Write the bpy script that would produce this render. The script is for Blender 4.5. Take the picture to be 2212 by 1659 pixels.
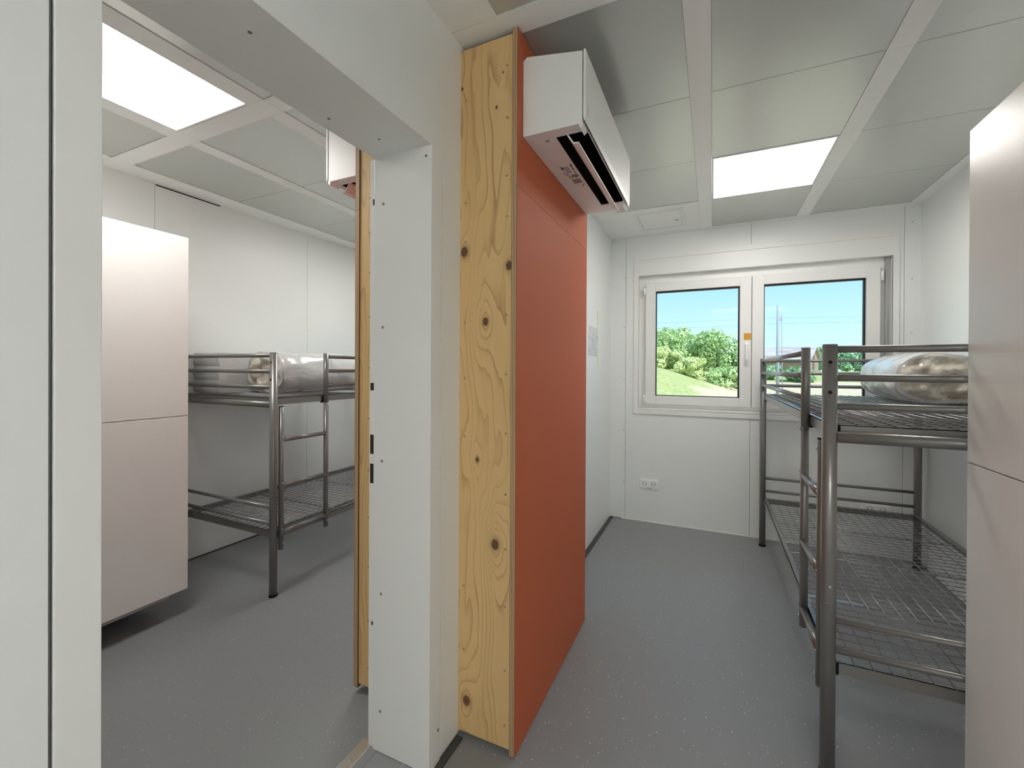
import bpy, bmesh, math, random
from mathutils import Vector, Matrix, noise as mnoise
random.seed(7)
PI = math.pi
for o in list(bpy.data.objects):
    bpy.data.objects.remove(o)
SC = bpy.context.scene
COL = SC.collection

# ------------------------------------------------------------------ camera, sky, sun, exposure
EYE = 1.334
W, HPX = 2212, 1659
F_PX, YAW, PITCH, ROLL, CY = 938.03, 0.432224, -0.003238, 0.005, 799.75
cam = bpy.data.cameras.new('camera')
cam.sensor_fit = 'HORIZONTAL'
cam.sensor_width = 36.0
cam.lens = 36.0 * F_PX / W
cam.shift_y = (CY - HPX / 2) / W
cam.clip_start = 0.02
cam.clip_end = 600
cam_o = bpy.data.objects.new('camera', cam)
COL.objects.link(cam_o)
d = Vector((-math.sin(YAW) * math.cos(PITCH), math.cos(YAW) * math.cos(PITCH), math.sin(PITCH)))
r0 = Vector((math.cos(YAW), math.sin(YAW), 0))
u0 = r0.cross(d)
r = r0 * math.cos(ROLL) + u0 * math.sin(ROLL)
u = u0 * math.cos(ROLL) - r0 * math.sin(ROLL)
cam_o.matrix_world = Matrix(((r.x, u.x, -d.x, 0), (r.y, u.y, -d.y, 0), (r.z, u.z, -d.z, EYE), (0, 0, 0, 1)))
SC.camera = cam_o

SC.view_settings.view_transform = 'Standard'
SC.view_settings.look = 'None'
SC.view_settings.exposure = 0.05
SC.view_settings.gamma = 1.0
SC.view_settings.use_curve_mapping = False
SC.cycles.use_denoising = True
SC.cycles.max_bounces = 10
SC.cycles.diffuse_bounces = 6
SC.cycles.transparent_max_bounces = 16
SC.cycles.caustics_reflective = False
SC.cycles.caustics_refractive = False

LED_POWER = 15.5
SKY_POWER = 1.18
SUN_POWER = 4.6

world = bpy.data.worlds.new('sky')
SC.world = world
world.use_nodes = True
nt = world.node_tree
nt.nodes.clear()
tc = nt.nodes.new('ShaderNodeTexCoord')
sep = nt.nodes.new('ShaderNodeSeparateXYZ')
nt.links.new(tc.outputs['Generated'], sep.inputs[0])
ramp = nt.nodes.new('ShaderNodeValToRGB')
e = ramp.color_ramp.elements
e[0].position = 0.0; e[0].color = (0.70, 0.95, 1.02, 1)
e[1].position = 1.0; e[1].color = (0.26, 0.60, 1.02, 1)
for p, c in ((0.06, (0.62, 0.91, 1.02, 1)), (0.22, (0.33, 0.70, 1.0, 1)), (0.45, (0.29, 0.65, 1.02, 1))):
    k = ramp.color_ramp.elements.new(p); k.color = c
nt.links.new(sep.outputs['Z'], ramp.inputs[0])
bg = nt.nodes.new('ShaderNodeBackground')
bg.inputs['Strength'].default_value = SKY_POWER
nt.links.new(ramp.outputs[0], bg.inputs['Color'])
out = nt.nodes.new('ShaderNodeOutputWorld')
nt.links.new(bg.outputs[0], out.inputs[0])

sun = bpy.data.lights.new('sun', 'SUN')
sun.energy = SUN_POWER
sun.angle = 0.009
sun.color = (1.0, 0.95, 0.85)
sun_o = bpy.data.objects.new('sun', sun)
COL.objects.link(sun_o)
sun_o.rotation_euler = Vector((-0.45, 0.55, -0.72)).to_track_quat('-Z', 'Y').to_euler()

# ------------------------------------------------------------------ materials
def pbr(name, color, rough=0.5, metal=0.0, spec=0.5, coat=0.0, noise_amt=0.0, noise_scale=40.0, bump=0.0, bump_scale=200.0):
    m = bpy.data.materials.new(name)
    m.use_nodes = True
    n = m.node_tree
    b = n.nodes['Principled BSDF']
    b.inputs['Base Color'].default_value = (*color, 1)
    b.inputs['Roughness'].default_value = rough
    b.inputs['Metallic'].default_value = metal
    b.inputs['Specular IOR Level'].default_value = spec
    if coat:
        b.inputs['Coat Weight'].default_value = coat
        b.inputs['Coat Roughness'].default_value = 0.15
    t = None
    if noise_amt or bump:
        t = n.nodes.new('ShaderNodeTexCoord')
    if noise_amt:
        nz = n.nodes.new('ShaderNodeTexNoise')
        nz.inputs['Scale'].default_value = noise_scale
        nz.inputs['Detail'].default_value = 4
        n.links.new(t.outputs['Object'], nz.inputs['Vector'])
        mx = n.nodes.new('ShaderNodeMix'); mx.data_type = 'RGBA'
        mx.inputs['A'].default_value = (*[max(0, c * (1 - noise_amt)) for c in color], 1)
        mx.inputs['B'].default_value = (*[min(1, c * (1 + noise_amt)) for c in color], 1)
        n.links.new(nz.outputs['Fac'], mx.inputs['Factor'])
        n.links.new(mx.outputs['Result'], b.inputs['Base Color'])
    if bump:
        nb = n.nodes.new('ShaderNodeTexNoise')
        nb.inputs['Scale'].default_value = bump_scale
        nb.inputs['Detail'].default_value = 3
        n.links.new(t.outputs['Object'], nb.inputs['Vector'])
        bp = n.nodes.new('ShaderNodeBump')
        bp.inputs['Strength'].default_value = bump
        bp.inputs['Distance'].default_value = 0.002
        n.links.new(nb.outputs['Fac'], bp.inputs['Height'])
        n.links.new(bp.outputs['Normal'], b.inputs['Normal'])
    return m

M = {}
M['wall'] = pbr('white wall board', (0.86, 0.88, 0.872), 0.38, bump=0.05, bump_scale=350)
M['trim'] = pbr('white plastic trim', (0.87, 0.875, 0.86), 0.38)
M['joint'] = pbr('dark joint', (0.22, 0.22, 0.22), 0.8)
M['ceil_panel'] = pbr('coated ceiling cassette', (0.60, 0.615, 0.59), 0.27, metal=0.40, spec=0.6)
M['ceil_strip'] = pbr('white ceiling strip', (0.93, 0.935, 0.915), 0.36, spec=0.4)
M['orange'] = pbr('orange laminate', (0.55, 0.140, 0.064), 0.62, spec=0.25, noise_amt=0.06, noise_scale=260, bump=0.06, bump_scale=420)
M['cabinet'] = pbr('warm white cabinet lacquer', (0.93, 0.915, 0.90), 0.30, spec=0.35, noise_amt=0.01)
M['plinth'] = pbr('grey plinth', (0.42, 0.43, 0.42), 0.5)
M['ac'] = pbr('white appliance plastic', (0.90, 0.895, 0.88), 0.4)
M['black'] = pbr('black plastic', (0.008, 0.008, 0.009), 0.8, spec=0.15)
M['led_blue'] = pbr('sensor lens', (0.25, 0.27, 0.6), 0.2)
M['steel'] = pbr('grey powder coated steel tube', (0.225, 0.22, 0.212), 0.30, metal=0.35, spec=0.6, coat=0.5, noise_amt=0.05, noise_scale=500)
M['wire'] = pbr('grey coated wire', (0.19, 0.192, 0.20), 0.2, spec=0.9, coat=1.0)
M['bolt'] = pbr('zinc bolt', (0.75, 0.75, 0.76), 0.2, metal=1.0)
M['alu'] = pbr('brushed aluminium', (0.60, 0.575, 0.52), 0.35, metal=0.85, noise_amt=0.04, noise_scale=120)
M['pvc'] = pbr('white window profile', (0.88, 0.88, 0.87), 0.3)
M['gasket'] = pbr('black gasket', (0.015, 0.015, 0.02), 0.5)
M['socket'] = pbr('white socket plastic', (0.94, 0.94, 0.935), 0.22)
M['hole'] = pbr('dark hole', (0.02, 0.018, 0.016), 0.8)
M['sticker'] = pbr('orange sticker', (0.72, 0.36, 0.03), 0.5)
M['ink'] = pbr('dark print', (0.09, 0.055, 0.05), 0.6)
M['ink_pale'] = pbr('grey print', (0.30, 0.25, 0.23), 0.6)
M['sticker_ink'] = pbr('brown print', (0.35, 0.16, 0.02), 0.6)
M['tape'] = pbr('pale yellow tape', (0.86, 0.82, 0.52), 0.5)
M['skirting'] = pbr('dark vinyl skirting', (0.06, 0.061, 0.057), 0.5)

def emit(name, color, power):
    m = bpy.data.materials.new(name)
    m.use_nodes = True
    n = m.node_tree
    n.nodes.clear()
    em = n.nodes.new('ShaderNodeEmission')
    em.inputs['Color'].default_value = (*color, 1)
    em.inputs['Strength'].default_value = power
    o = n.nodes.new('ShaderNodeOutputMaterial')
    n.links.new(em.outputs[0], o.inputs[0])
    return m
M['led'] = emit('led diffuser', (1.0, 0.968, 0.915), LED_POWER)

class NG:
    """tiny node graph helper"""
    def __init__(s, mat):
        s.t = mat.node_tree
    def new(s, typ, **kw):
        n = s.t.nodes.new(typ)
        for k, v in kw.items():
            setattr(n, k, v)
        return n
    def link(s, a, b):
        s.t.links.new(a, b)
    def put(s, v, sock):
        if hasattr(v, 'is_linked') or hasattr(v, 'links'):
            s.link(v, sock)
        else:
            sock.default_value = v
    def m(s, op, a, b=0.0, c=0.0):
        n = s.new('ShaderNodeMath', operation=op)
        s.put(a, n.inputs[0]); s.put(b, n.inputs[1]); s.put(c, n.inputs[2])
        return n.outputs[0]
    def mix(s, f, a, b):
        n = s.new('ShaderNodeMix', data_type='RGBA')
        s.put(f, n.inputs['Factor'])
        for v, k in ((a, 'A'), (b, 'B')):
            if isinstance(v, tuple): n.inputs[k].default_value = (*v, 1)
            else: s.link(v, n.inputs[k])
        return n.outputs['Result']
    def ramp(s, v, stops):
        n = s.new('ShaderNodeValToRGB')
        s.link(v, n.inputs[0])
        els = n.color_ramp.elements
        els[0].position, els[1].position = stops[0][0], stops[-1][0]
        els[0].color = (*stops[0][1], 1); els[1].color = (*stops[-1][1], 1)
        for p, c in stops[1:-1]:
            k = els.new(p); k.color = (*c, 1)
        return n.outputs[0]
    def noise(s, vec, scale, detail=3.0, rough=0.5):
        n = s.new('ShaderNodeTexNoise')
        n.inputs['Scale'].default_value = scale
        n.inputs['Detail'].default_value = detail
        n.inputs['Roughness'].default_value = rough
        s.link(vec, n.inputs['Vector'])
        return n.outputs['Fac']
    def mapping(s, vec, scale=(1, 1, 1), loc=(0, 0, 0)):
        n = s.new('ShaderNodeMapping')
        n.inputs['Scale'].default_value = scale
        n.inputs['Location'].default_value = loc
        s.link(vec, n.inputs['Vector'])
        return n.outputs[0]

def floor_mat():
    m = pbr('grey safety vinyl', (0.135, 0.138, 0.142), 0.42, spec=0.45)
    g = NG(m); b = m.node_tree.nodes['Principled BSDF']
    v = g.new('ShaderNodeTexCoord').outputs['Object']
    n1 = g.noise(v, 420, 2)
    base = g.mix(n1, (0.205, 0.212, 0.220), (0.310, 0.319, 0.330))
    vo = g.new('ShaderNodeTexVoronoi', feature='F1')
    vo.inputs['Scale'].default_value = 80
    g.link(v, vo.inputs['Vector'])
    rnd = g.new('ShaderNodeSeparateColor')
    g.link(vo.outputs['Color'], rnd.inputs[0])
    dot = g.m('LESS_THAN', vo.outputs['Distance'], g.m('MULTIPLY', rnd.outputs[0], 0.20))
    few = g.m('GREATER_THAN', rnd.outputs[1], 0.42)
    f = g.m('MULTIPLY', g.m('MULTIPLY', dot, few), g.m('MULTIPLY_ADD', rnd.outputs[2], 0.6, 0.25))
    g.link(g.mix(f, base, (0.85, 0.86, 0.86)), b.inputs['Base Color'])
    bp = g.new('ShaderNodeBump')
    bp.inputs['Strength'].default_value = 0.08
    bp.inputs['Distance'].default_value = 0.001
    g.link(g.noise(v, 900, 2), bp.inputs['Height'])
    g.link(bp.outputs[0], b.inputs['Normal'])
    return m
M['floor'] = floor_mat()

def wood_mat(name, knots, seed):
    """spruce veneer seen in its own x (across) and z (along the grain)"""
    m = pbr(name, (0.6, 0.4, 0.2), 0.55)
    g = NG(m); b = m.node_tree.nodes['Principled BSDF']
    v = g.new('ShaderNodeTexCoord').outputs['Object']
    sp = g.new('ShaderNodeSeparateXYZ'); g.link(v, sp.inputs[0])
    x, z = sp.outputs['X'], sp.outputs['Z']
    vec = g.mapping(v, (7, 7, 1.3), (seed, 0, seed * 1.7))
    n1 = g.noise(vec, 1.0, 2.0, 0.45)
    vec2 = g.mapping(v, (16, 16, 2.6), (seed + 4, 0, 2))
    n2 = g.noise(vec2, 1.0, 2.0, 0.5)
    field = g.m('ADD', g.m('MULTIPLY', x, 26.0), g.m('ADD', g.m('MULTIPLY', n1, 9.0), g.m('MULTIPLY', n2, 1.6)))
    core = None
    near = None
    halo = None
    for (kx, kz, kr, amp, sx, sz) in knots:
        dx = g.m('SUBTRACT', x, kx); dz = g.m('SUBTRACT', z, kz)
        ex = g.m('ADD', g.m('POWER', g.m('ABSOLUTE', g.m('DIVIDE', dx, sx)), 2.0), g.m('POWER', g.m('ABSOLUTE', g.m('DIVIDE', dz, sz)), 2.0))
        bump = g.m('MULTIPLY', g.m('EXPONENT', g.m('MULTIPLY', g.m('SQRT', g.m('ADD', ex, 0.05)), -1.0)), amp)
        field = g.m('ADD', field, bump)
        rm = g.m('MULTIPLY', g.m('EXPONENT', g.m('MULTIPLY', g.m('SQRT', ex), -0.75)), min(1.0, abs(amp) / 4.0))
        near = rm if near is None else g.m('MAXIMUM', near, rm)
        rr = g.m('SQRT', g.m('ADD', g.m('POWER', g.m('ABSOLUTE', g.m('DIVIDE', dx, kr)), 2.0), g.m('POWER', g.m('ABSOLUTE', g.m('DIVIDE', dz, kr * 1.35)), 2.0)))
        rr = g.m('ADD', rr, g.m('MULTIPLY', g.m('SUBTRACT', g.noise(v, 150, 2), 0.5), 0.7))
        c = g.m('SUBTRACT', 1.0, g.new_smooth(rr, 0.75, 1.1))
        h = g.m('SUBTRACT', 1.0, g.new_smooth(rr, 0.9, 2.2))
        core = c if core is None else g.m('MAXIMUM', core, c)
        halo = h if halo is None else g.m('MAXIMUM', halo, h)
    fr = g.m('FRACT', field)
    line = g.ramp(fr, ((0.0, (0.0,) * 3), (0.70, (0.12,) * 3), (0.90, (0.75,) * 3), (0.965, (1.0,) * 3), (1.0, (0.0,) * 3)))
    fade = g.ramp(g.noise(g.mapping(v, (9, 9, 1.6), (seed + 9, 3, 1)), 1.0, 2.0), ((0.35, (0.22,) * 3), (0.7, (1.0,) * 3)))
    lf = g.m('MULTIPLY', g.m('MULTIPLY', line, g.m('MAXIMUM', fade, near)), 0.85)
    tone = g.mix(g.noise(g.mapping(v, (10, 10, 1.1), (seed + 2, 1, 7)), 1.0, 3.0), (0.70, 0.455, 0.190), (0.86, 0.605, 0.300))
    fine = g.noise(g.mapping(v, (260, 260, 7)), 1.0, 2.0)
    tone = g.mix(g.m('MULTIPLY', fine, 0.22), tone, (0.42, 0.25, 0.10))
    col = g.mix(lf, tone, (0.36, 0.18, 0.06))
    blotch = g.ramp(g.noise(g.mapping(v, (15, 15, 3.2), (seed + 31, 2, 5)), 1.0, 2.0), ((0.66, (0.0,) * 3), (0.78, (1.0,) * 3)))
    col = g.mix(g.m('MULTIPLY', blotch, 0.55), col, (0.44, 0.21, 0.06))
    col = g.mix(g.m('MULTIPLY', halo, 0.4), col, (0.36, 0.19, 0.07))
    col = g.mix(g.m('MULTIPLY', core, 0.92), col, (0.105, 0.045, 0.018))
    g.link(col, b.inputs['Base Color'])
    return m
def _smooth(self, v, a, b):
    n = self.new('ShaderNodeMapRange', interpolation_type='SMOOTHSTEP')
    self.link(v, n.inputs['Value'])
    n.inputs['From Min'].default_value = a; n.inputs['From Max'].default_value = b
    return n.outputs[0]
NG.new_smooth = _smooth
KNOTS = [(.018, 1.755, .015, 2.6, .030, .060), (.196, 1.69, .013, 2.2, .026, .050), (.105, 1.50, .012, 4.2, .034, .075),
         (.075, 1.01, .0075, 2.6, .026, .055), (.147, .720, .0155, 7.5, .050, .125), (.035, .137, .0155, 4.6, .050, .110),
         (.145, 2.245, .0045, .9, .012, .04), (.006, 2.345, .005, .9, .012, .03), (.17, 2.36, .003, .4, .01, .03)]
M['wood'] = wood_mat('raw spruce veneer', KNOTS, 3.1)
M['wood_b'] = wood_mat('raw spruce veneer', [(.05, 1.205, .009, 2.4, .03, .06), (.09, 1.78, .008, 1.6, .02, .05), (.12, .6, .01, 2.5, .03, .07)], 11.7)

def ply_mat():
    m = pbr('plywood edge', (0.5, 0.35, 0.2), 0.6)
    g = NG(m); b = m.node_tree.nodes['Principled BSDF']
    v = g.new('ShaderNodeTexCoord').outputs['Object']
    sp = g.new('ShaderNodeSeparateXYZ'); g.link(v, sp.inputs[0])
    f = g.m('FRACT', g.m('MULTIPLY', sp.outputs['X'], 1 / 0.0058))
    c = g.ramp(f, ((0.0, (0.13, 0.075, 0.035)), (0.12, (0.13, 0.075, 0.035)), (0.2, (0.86, 0.66, 0.40)), (0.50, (0.82, 0.62, 0.36)), (0.6, (0.24, 0.14, 0.06)), (0.9, (0.30, 0.18, 0.08)), (1.0, (0.15, 0.09, 0.04))))
    n1 = g.noise(g.mapping(v, (400, 400, 14)), 1.0, 2.0)
    g.link(g.mix(g.m('MULTIPLY', n1, 0.22), c, (0.30, 0.19, 0.09)), b.inputs['Base Color'])
    return m
M['ply'] = ply_mat()

def glass_mat():
    m = bpy.data.materials.new('window glass')
    m.use_nodes = True
    n = m.node_tree; n.nodes.clear()
    tr = n.nodes.new('ShaderNodeBsdfTransparent'); tr.inputs[0].default_value = (0.96, 0.975, 0.97, 1)
    gl = n.nodes.new('ShaderNodeBsdfGlossy'); gl.inputs['Roughness'].default_value = 0.02
    fr = n.nodes.new('ShaderNodeFresnel'); fr.inputs['IOR'].default_value = 1.15
    mx = n.nodes.new('ShaderNodeMixShader')
    n.links.new(fr.outputs[0], mx.inputs[0]); n.links.new(tr.outputs[0], mx.inputs[1]); n.links.new(gl.outputs[0], mx.inputs[2])
    o = n.nodes.new('ShaderNodeOutputMaterial')
    n.links.new(mx.outputs[0], o.inputs[0])
    return m
M['glass'] = glass_mat()

def film_mat(name, tint, alpha, wrinkle):
    """thin clear packing film: part see-through, part glossy, crinkled"""
    m = bpy.data.materials.new(name)
    m.use_nodes = True
    n = m.node_tree
    b = n.nodes['Principled BSDF']
    g = NG(m)
    v = g.new('ShaderNodeTexCoord').outputs['Object']
    b.inputs['Base Color'].default_value = (*tint, 1)
    b.inputs['Roughness'].default_value = 0.16
    b.inputs['Specular IOR Level'].default_value = 0.8
    n1 = g.noise(g.mapping(v, wrinkle), 1.0, 4.0, 0.6)
    bp = g.new('ShaderNodeBump'); bp.inputs['Strength'].default_value = 0.7; bp.inputs['Distance'].default_value = 0.006
    g.link(n1, bp.inputs['Height']); g.link(bp.outputs[0], b.inputs['Normal'])
    if alpha < 1:
        g.link(g.m('MULTIPLY_ADD', n1, 0.5, alpha - 0.25), b.inputs['Alpha'])
    return m
M['film'] = film_mat('white mattress cover under clear film', (0.66, 0.675, 0.68), 1.0, (26, 9, 26))
M['film_tail'] = film_mat('clear film tail', (0.84, 0.86, 0.88), 0.36, (30, 30, 30))
M['sleeve'] = film_mat('clear sleeve', (0.82, 0.84, 0.86), 0.34, (6, 12, 12))
def crumple_mat():
    m = film_mat('gathered film over beige foam', (0.5, 0.46, 0.38), 1.0, (34, 34, 34))
    g = NG(m); b = m.node_tree.nodes['Principled BSDF']
    v = g.new('ShaderNodeTexCoord').outputs['Object']
    n1 = g.noise(g.mapping(v, (24, 24, 24), (3, 2, 1)), 1.0, 6.0, 0.7)
    g.link(g.ramp(n1, ((0.25, (0.42, 0.37, 0.29)), (0.42, (0.58, 0.53, 0.44)), (0.58, (0.70, 0.66, 0.58)), (0.70, (0.84, 0.83, 0.80)))), b.inputs['Base Color'])
    return m
M['crumple'] = crumple_mat()

def leaf_mat(name, a, b_):
    m = pbr(name, a, 0.6, spec=0.25)
    g = NG(m); b = m.node_tree.nodes['Principled BSDF']
    v = g.new('ShaderNodeTexCoord').outputs['Object']
    g.link(g.mix(g.ramp(g.noise(v, 1.7, 4), ((0.35, (0, 0, 0)), (0.65, (1, 1, 1)))), a, b_), b.inputs['Base Color'])
    b.inputs['Subsurface Weight'].default_value = 0.0
    return m
M['leaf'] = leaf_mat('green leaves', (0.36, 0.55, 0.21), (0.64, 0.78, 0.42))
M['leaf_yellow'] = leaf_mat('yellow green leaves', (0.52, 0.64, 0.25), (0.70, 0.78, 0.42))
M['leaf_far'] = leaf_mat('hazy green leaves', (0.22, 0.40, 0.22), (0.36, 0.54, 0.32))
M['bark'] = pbr('bark', (0.16, 0.12, 0.08), 0.8)

def ground_mat():
    m = pbr('dry grass and bare soil', (0.5, 0.5, 0.3), 0.9, spec=0.1)
    g = NG(m); b = m.node_tree.nodes['Principled BSDF']
    v = g.new('ShaderNodeTexCoord').outputs['Object']
    sp = g.new('ShaderNodeSeparateXYZ'); g.link(v, sp.inputs[0])
    n1 = g.noise(v, 0.9, 6, 0.65); n2 = g.noise(v, 5.0, 5, 0.7); n3 = g.noise(v, 0.22, 3)
    grass = g.mix(n1, (0.42, 0.46, 0.16), (0.72, 0.66, 0.36))
    grass = g.mix(g.m('MULTIPLY', g.new_smooth(n2, 0.38, 0.66), 0.75), grass, (0.26, 0.34, 0.10))
    soil = g.mix(n2, (0.58, 0.44, 0.29), (0.82, 0.68, 0.50))
    # the bare track lies to the right of the bank and in front of the meadow
    side = g.new_smooth(g.m('ADD', g.m('SUBTRACT', sp.outputs['X'], g.m('MULTIPLY_ADD', sp.outputs['Y'], 0.085, -2.35)), g.m('MULTIPLY', g.m('SUBTRACT', n3, 0.5), 3.0)), -0.5, 0.5)
    near = g.m('SUBTRACT', 1.0, g.new_smooth(g.m('ADD', sp.outputs['Y'], g.m('MULTIPLY', g.m('SUBTRACT', n1, 0.5), 6.0)), 46.0, 50.0))
    f = g.m('MULTIPLY', side, near)
    g.link(g.mix(f, grass, soil), b.inputs['Base Color'])
    return m
M['ground'] = ground_mat()
def roof_mat():
    m = pbr('weathered corrugated roof', (0.5, 0.42, 0.4), 0.8, spec=0.2)
    g = NG(m); b = m.node_tree.nodes['Principled BSDF']
    v = g.new('ShaderNodeTexCoord').outputs['Object']
    n1 = g.noise(g.mapping(v, (0.5, 1.3, 1.3)), 1.0, 4)
    g.link(g.ramp(n1, ((0.3, (0.34, 0.27, 0.26)), (0.5, (0.52, 0.45, 0.44)), (0.7, (0.62, 0.57, 0.55)))), b.inputs['Base Color'])
    return m
M['roof'] = roof_mat()
M['barn'] = pbr('weathered boards', (0.40, 0.30, 0.26), 0.85, noise_amt=0.2, noise_scale=3)
M['pole'] = pbr('concrete pole', (0.36, 0.40, 0.46), 0.7)
M['cable'] = pbr('power cable', (0.25, 0.28, 0.30), 0.6)

# ------------------------------------------------------------------ mesh helpers
def box(bm, x0, x1, y0, y1, z0, z1, bevel=0.0):
    if x0 > x1: x0, x1 = x1, x0
    if y0 > y1: y0, y1 = y1, y0
    if z0 > z1: z0, z1 = z1, z0
    vs = [bm.verts.new((x, y, z)) for x in (x0, x1) for y in (y0, y1) for z in (z0, z1)]
    fs = [(0, 1, 3, 2), (4, 6, 7, 5), (0, 4, 5, 1), (2, 3, 7, 6), (0, 2, 6, 4), (1, 5, 7, 3)]
    faces = [bm.faces.new([vs[i] for i in f]) for f in fs]
    if bevel:
        es = {e for f in faces for e in f.edges}
        bmesh.ops.bevel(bm, geom=list(es), offset=bevel, segments=2, profile=0.5, affect='EDGES')

def cyl(bm, p0, p1, rad, seg=14, r2=None, caps=True):
    p0, p1 = Vector(p0), Vector(p1)
    ax = (p1 - p0).normalized()
    t = Vector((0, 0, 1)) if abs(ax.z) < 0.9 else Vector((1, 0, 0))
    a = ax.cross(t).normalized(); b = ax.cross(a)
    r2 = rad if r2 is None else r2
    A = [bm.verts.new(p0 + (a * math.cos(2 * PI * i / seg) + b * math.sin(2 * PI * i / seg)) * rad) for i in range(seg)]
    B = [bm.verts.new(p1 + (a * math.cos(2 * PI * i / seg) + b * math.sin(2 * PI * i / seg)) * r2) for i in range(seg)]
    for i in range(seg):
        f = bm.faces.new((A[i], A[(i + 1) % seg], B[(i + 1) % seg], B[i])); f.smooth = True
    if caps:
        bm.faces.new(A[::-1]); bm.faces.new(B)

def prism(bm, poly, axis, a, b):
    """closed polygon (2D points) extruded along axis 'x','y' or 'z' from a to b"""
    def P(p, t):
        if axis == 'y': return (p[0], t, p[1])
        if axis == 'x': return (t, p[0], p[1])
        return (p[0], p[1], t)
    A = [bm.verts.new(P(p, a)) for p in poly]; B = [bm.verts.new(P(p, b)) for p in poly]
    n = len(poly)
    for i in range(n):
        bm.faces.new((A[i], A[(i + 1) % n], B[(i + 1) % n], B[i]))
    bm.faces.new(A[::-1]); bm.faces.new(B)

def new(): return bmesh.new()
def obj(name, bm, mat, parent=None, loc=None):
    bmesh.ops.recalc_face_normals(bm, faces=bm.faces)
    me = bpy.data.meshes.new(name)
    bm.to_mesh(me); bm.free()
    me.materials.append(M[mat] if isinstance(mat, str) else mat)
    o = bpy.data.objects.new(name, me)
    COL.objects.link(o)
    if loc: o.location = loc
    if parent: o.parent = parent
    return o
def inst(src, parent=None, loc=None, rot=None):
    c = src.copy(); COL.objects.link(c)
    if parent is not None: c.parent = parent
    if loc: c.location = loc
    if rot: c.rotation_euler = rot
    return c
def bx(name, mat, x0, x1, y0, y1, z0, z1, parent=None, bevel=0.0):
    b = new(); box(b, x0, x1, y0, y1, z0, z1, bevel)
    return obj(name, b, mat, parent)
def cy(name, mat, p0, p1, rad, parent=None, seg=14):
    b = new(); cyl(b, p0, p1, rad, seg)
    return obj(name, b, mat, parent)
def thing(name, label, cat, loc=(0, 0, 0), group=None):
    o = bpy.data.objects.new(name, None); COL.objects.link(o)
    o.empty_display_size = 0.1
    o.location = loc; o['label'] = label; o['category'] = cat
    if group: o['group'] = group
    return o
def tag(o, label, cat, group=None):
    o['label'] = label; o['category'] = cat
    if group: o['group'] = group
    return o
def struct(o):
    o['kind'] = 'structure'; return o
def room_root(name, loc=(0, 0, 0)):
    o = bpy.data.objects.new(name, None); COL.objects.link(o); o.location = loc
    o['kind'] = 'structure'; return o

# ------------------------------------------------------------------ setting: key planes
XL, XI = -0.833, -1.073           # partition faces: right room side, left room side
XR = 1.315                        # right wall of the right room
XLL = -3.275                      # outer wall of the left room
YW = 3.94                         # window wall
YB = -1.88                        # wall behind the camera
CZ = 2.5                          # ceiling height
DZ = 0.02                         # the left module stands a little higher
D0, D1, DT = 0.335, 1.174, 2.063  # doorway: near jamb, far jamb, head

struct(bx('floor', 'floor', XI + 0.02, XR + 0.1, YB - 0.1, YW + 0.1, -0.12, 0.0))
struct(bx('floor', 'floor', XLL - 0.1, XI + 0.02, YB - 0.1, YW + 0.1, -0.12, DZ * 0.0 + 0.002))

# partition wall with the doorway
wl = struct(bx('wall_left', 'joint', XI + .02, XL - .004, YB, D0 - .055, 0, CZ + DZ))
bx('panel', 'wall', XI, XL, YB, D0 - 0.0585, 0.012, CZ + DZ, wl)
bx('panel', 'wall', XI, XL, D0 - 0.05, D1 + 0.064, DT + 0.02, CZ + DZ, wl)
bx('panel', 'wall', XI, XL, D1 + 0.064, YW, 0.012, CZ + DZ, wl)
dr = room_root('door_1')
b = new(); box(b, XI, XL - 0.0, D0 - 0.053, D0, 0.002, DT + 0.02, 0.0015)
obj('jamb', b, 'trim', dr)
b = new(); box(b, XI, XL, D1, D1 + 0.062, 0.002, DT + 0.02, 0.0015)
obj('jamb', b, 'trim', dr)
b = new(); box(b, XI, XL, D0, D1, DT, DT + 0.02, 0.0)
obj('lintel', b, 'trim', dr)
jr = bx('jamb_rebate', 'trim', XI - 0.024, XI - 0.0015, D1 + 0.006, D1 + 0.05, 0.004, DT, dr)
for z0, z1 in ((1.256, 1.282), (1.033, 1.10), (0.93, 0.998)):
    bx('strike_hole', 'hole', XI - 0.0185, XI - 0.003, D1 + 0.004, D1 + 0.012, z0, z1, jr)
bx('strike_hole', 'hole', XI - 0.010, XI - 0.003, D1 + 0.004, D1 + 0.012, 1.905, 1.925, jr)
bx('strike_hole', 'hole', XI - 0.010, XI - 0.003, D1 + 0.004, D1 + 0.012, 0.432, 0.444, jr)
sb = new(); cyl(sb, (0, 0, 0), (0, -0.0012, 0), 0.005, 10)
scr = obj('screw', sb, 'ink_pale', dr, (XL - 0.022, D1, 2.03))
for sx, sz in ((-.20, 1.90), (-.20, 1.475), (-.202, 1.013), (-.203, .553), (-.205, .145)):
    inst(scr, dr, (XL + sx, D1, sz))
for sx, sy in ((-.085, .62), (-.19, .93), (-.135, 1.08)):
    inst(scr, dr, (XL + sx, sy, DT), (-PI / 2, 0, 0))
inst(scr, dr, (XL, D1 + .05, .115), (0, 0, PI / 2))

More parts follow.
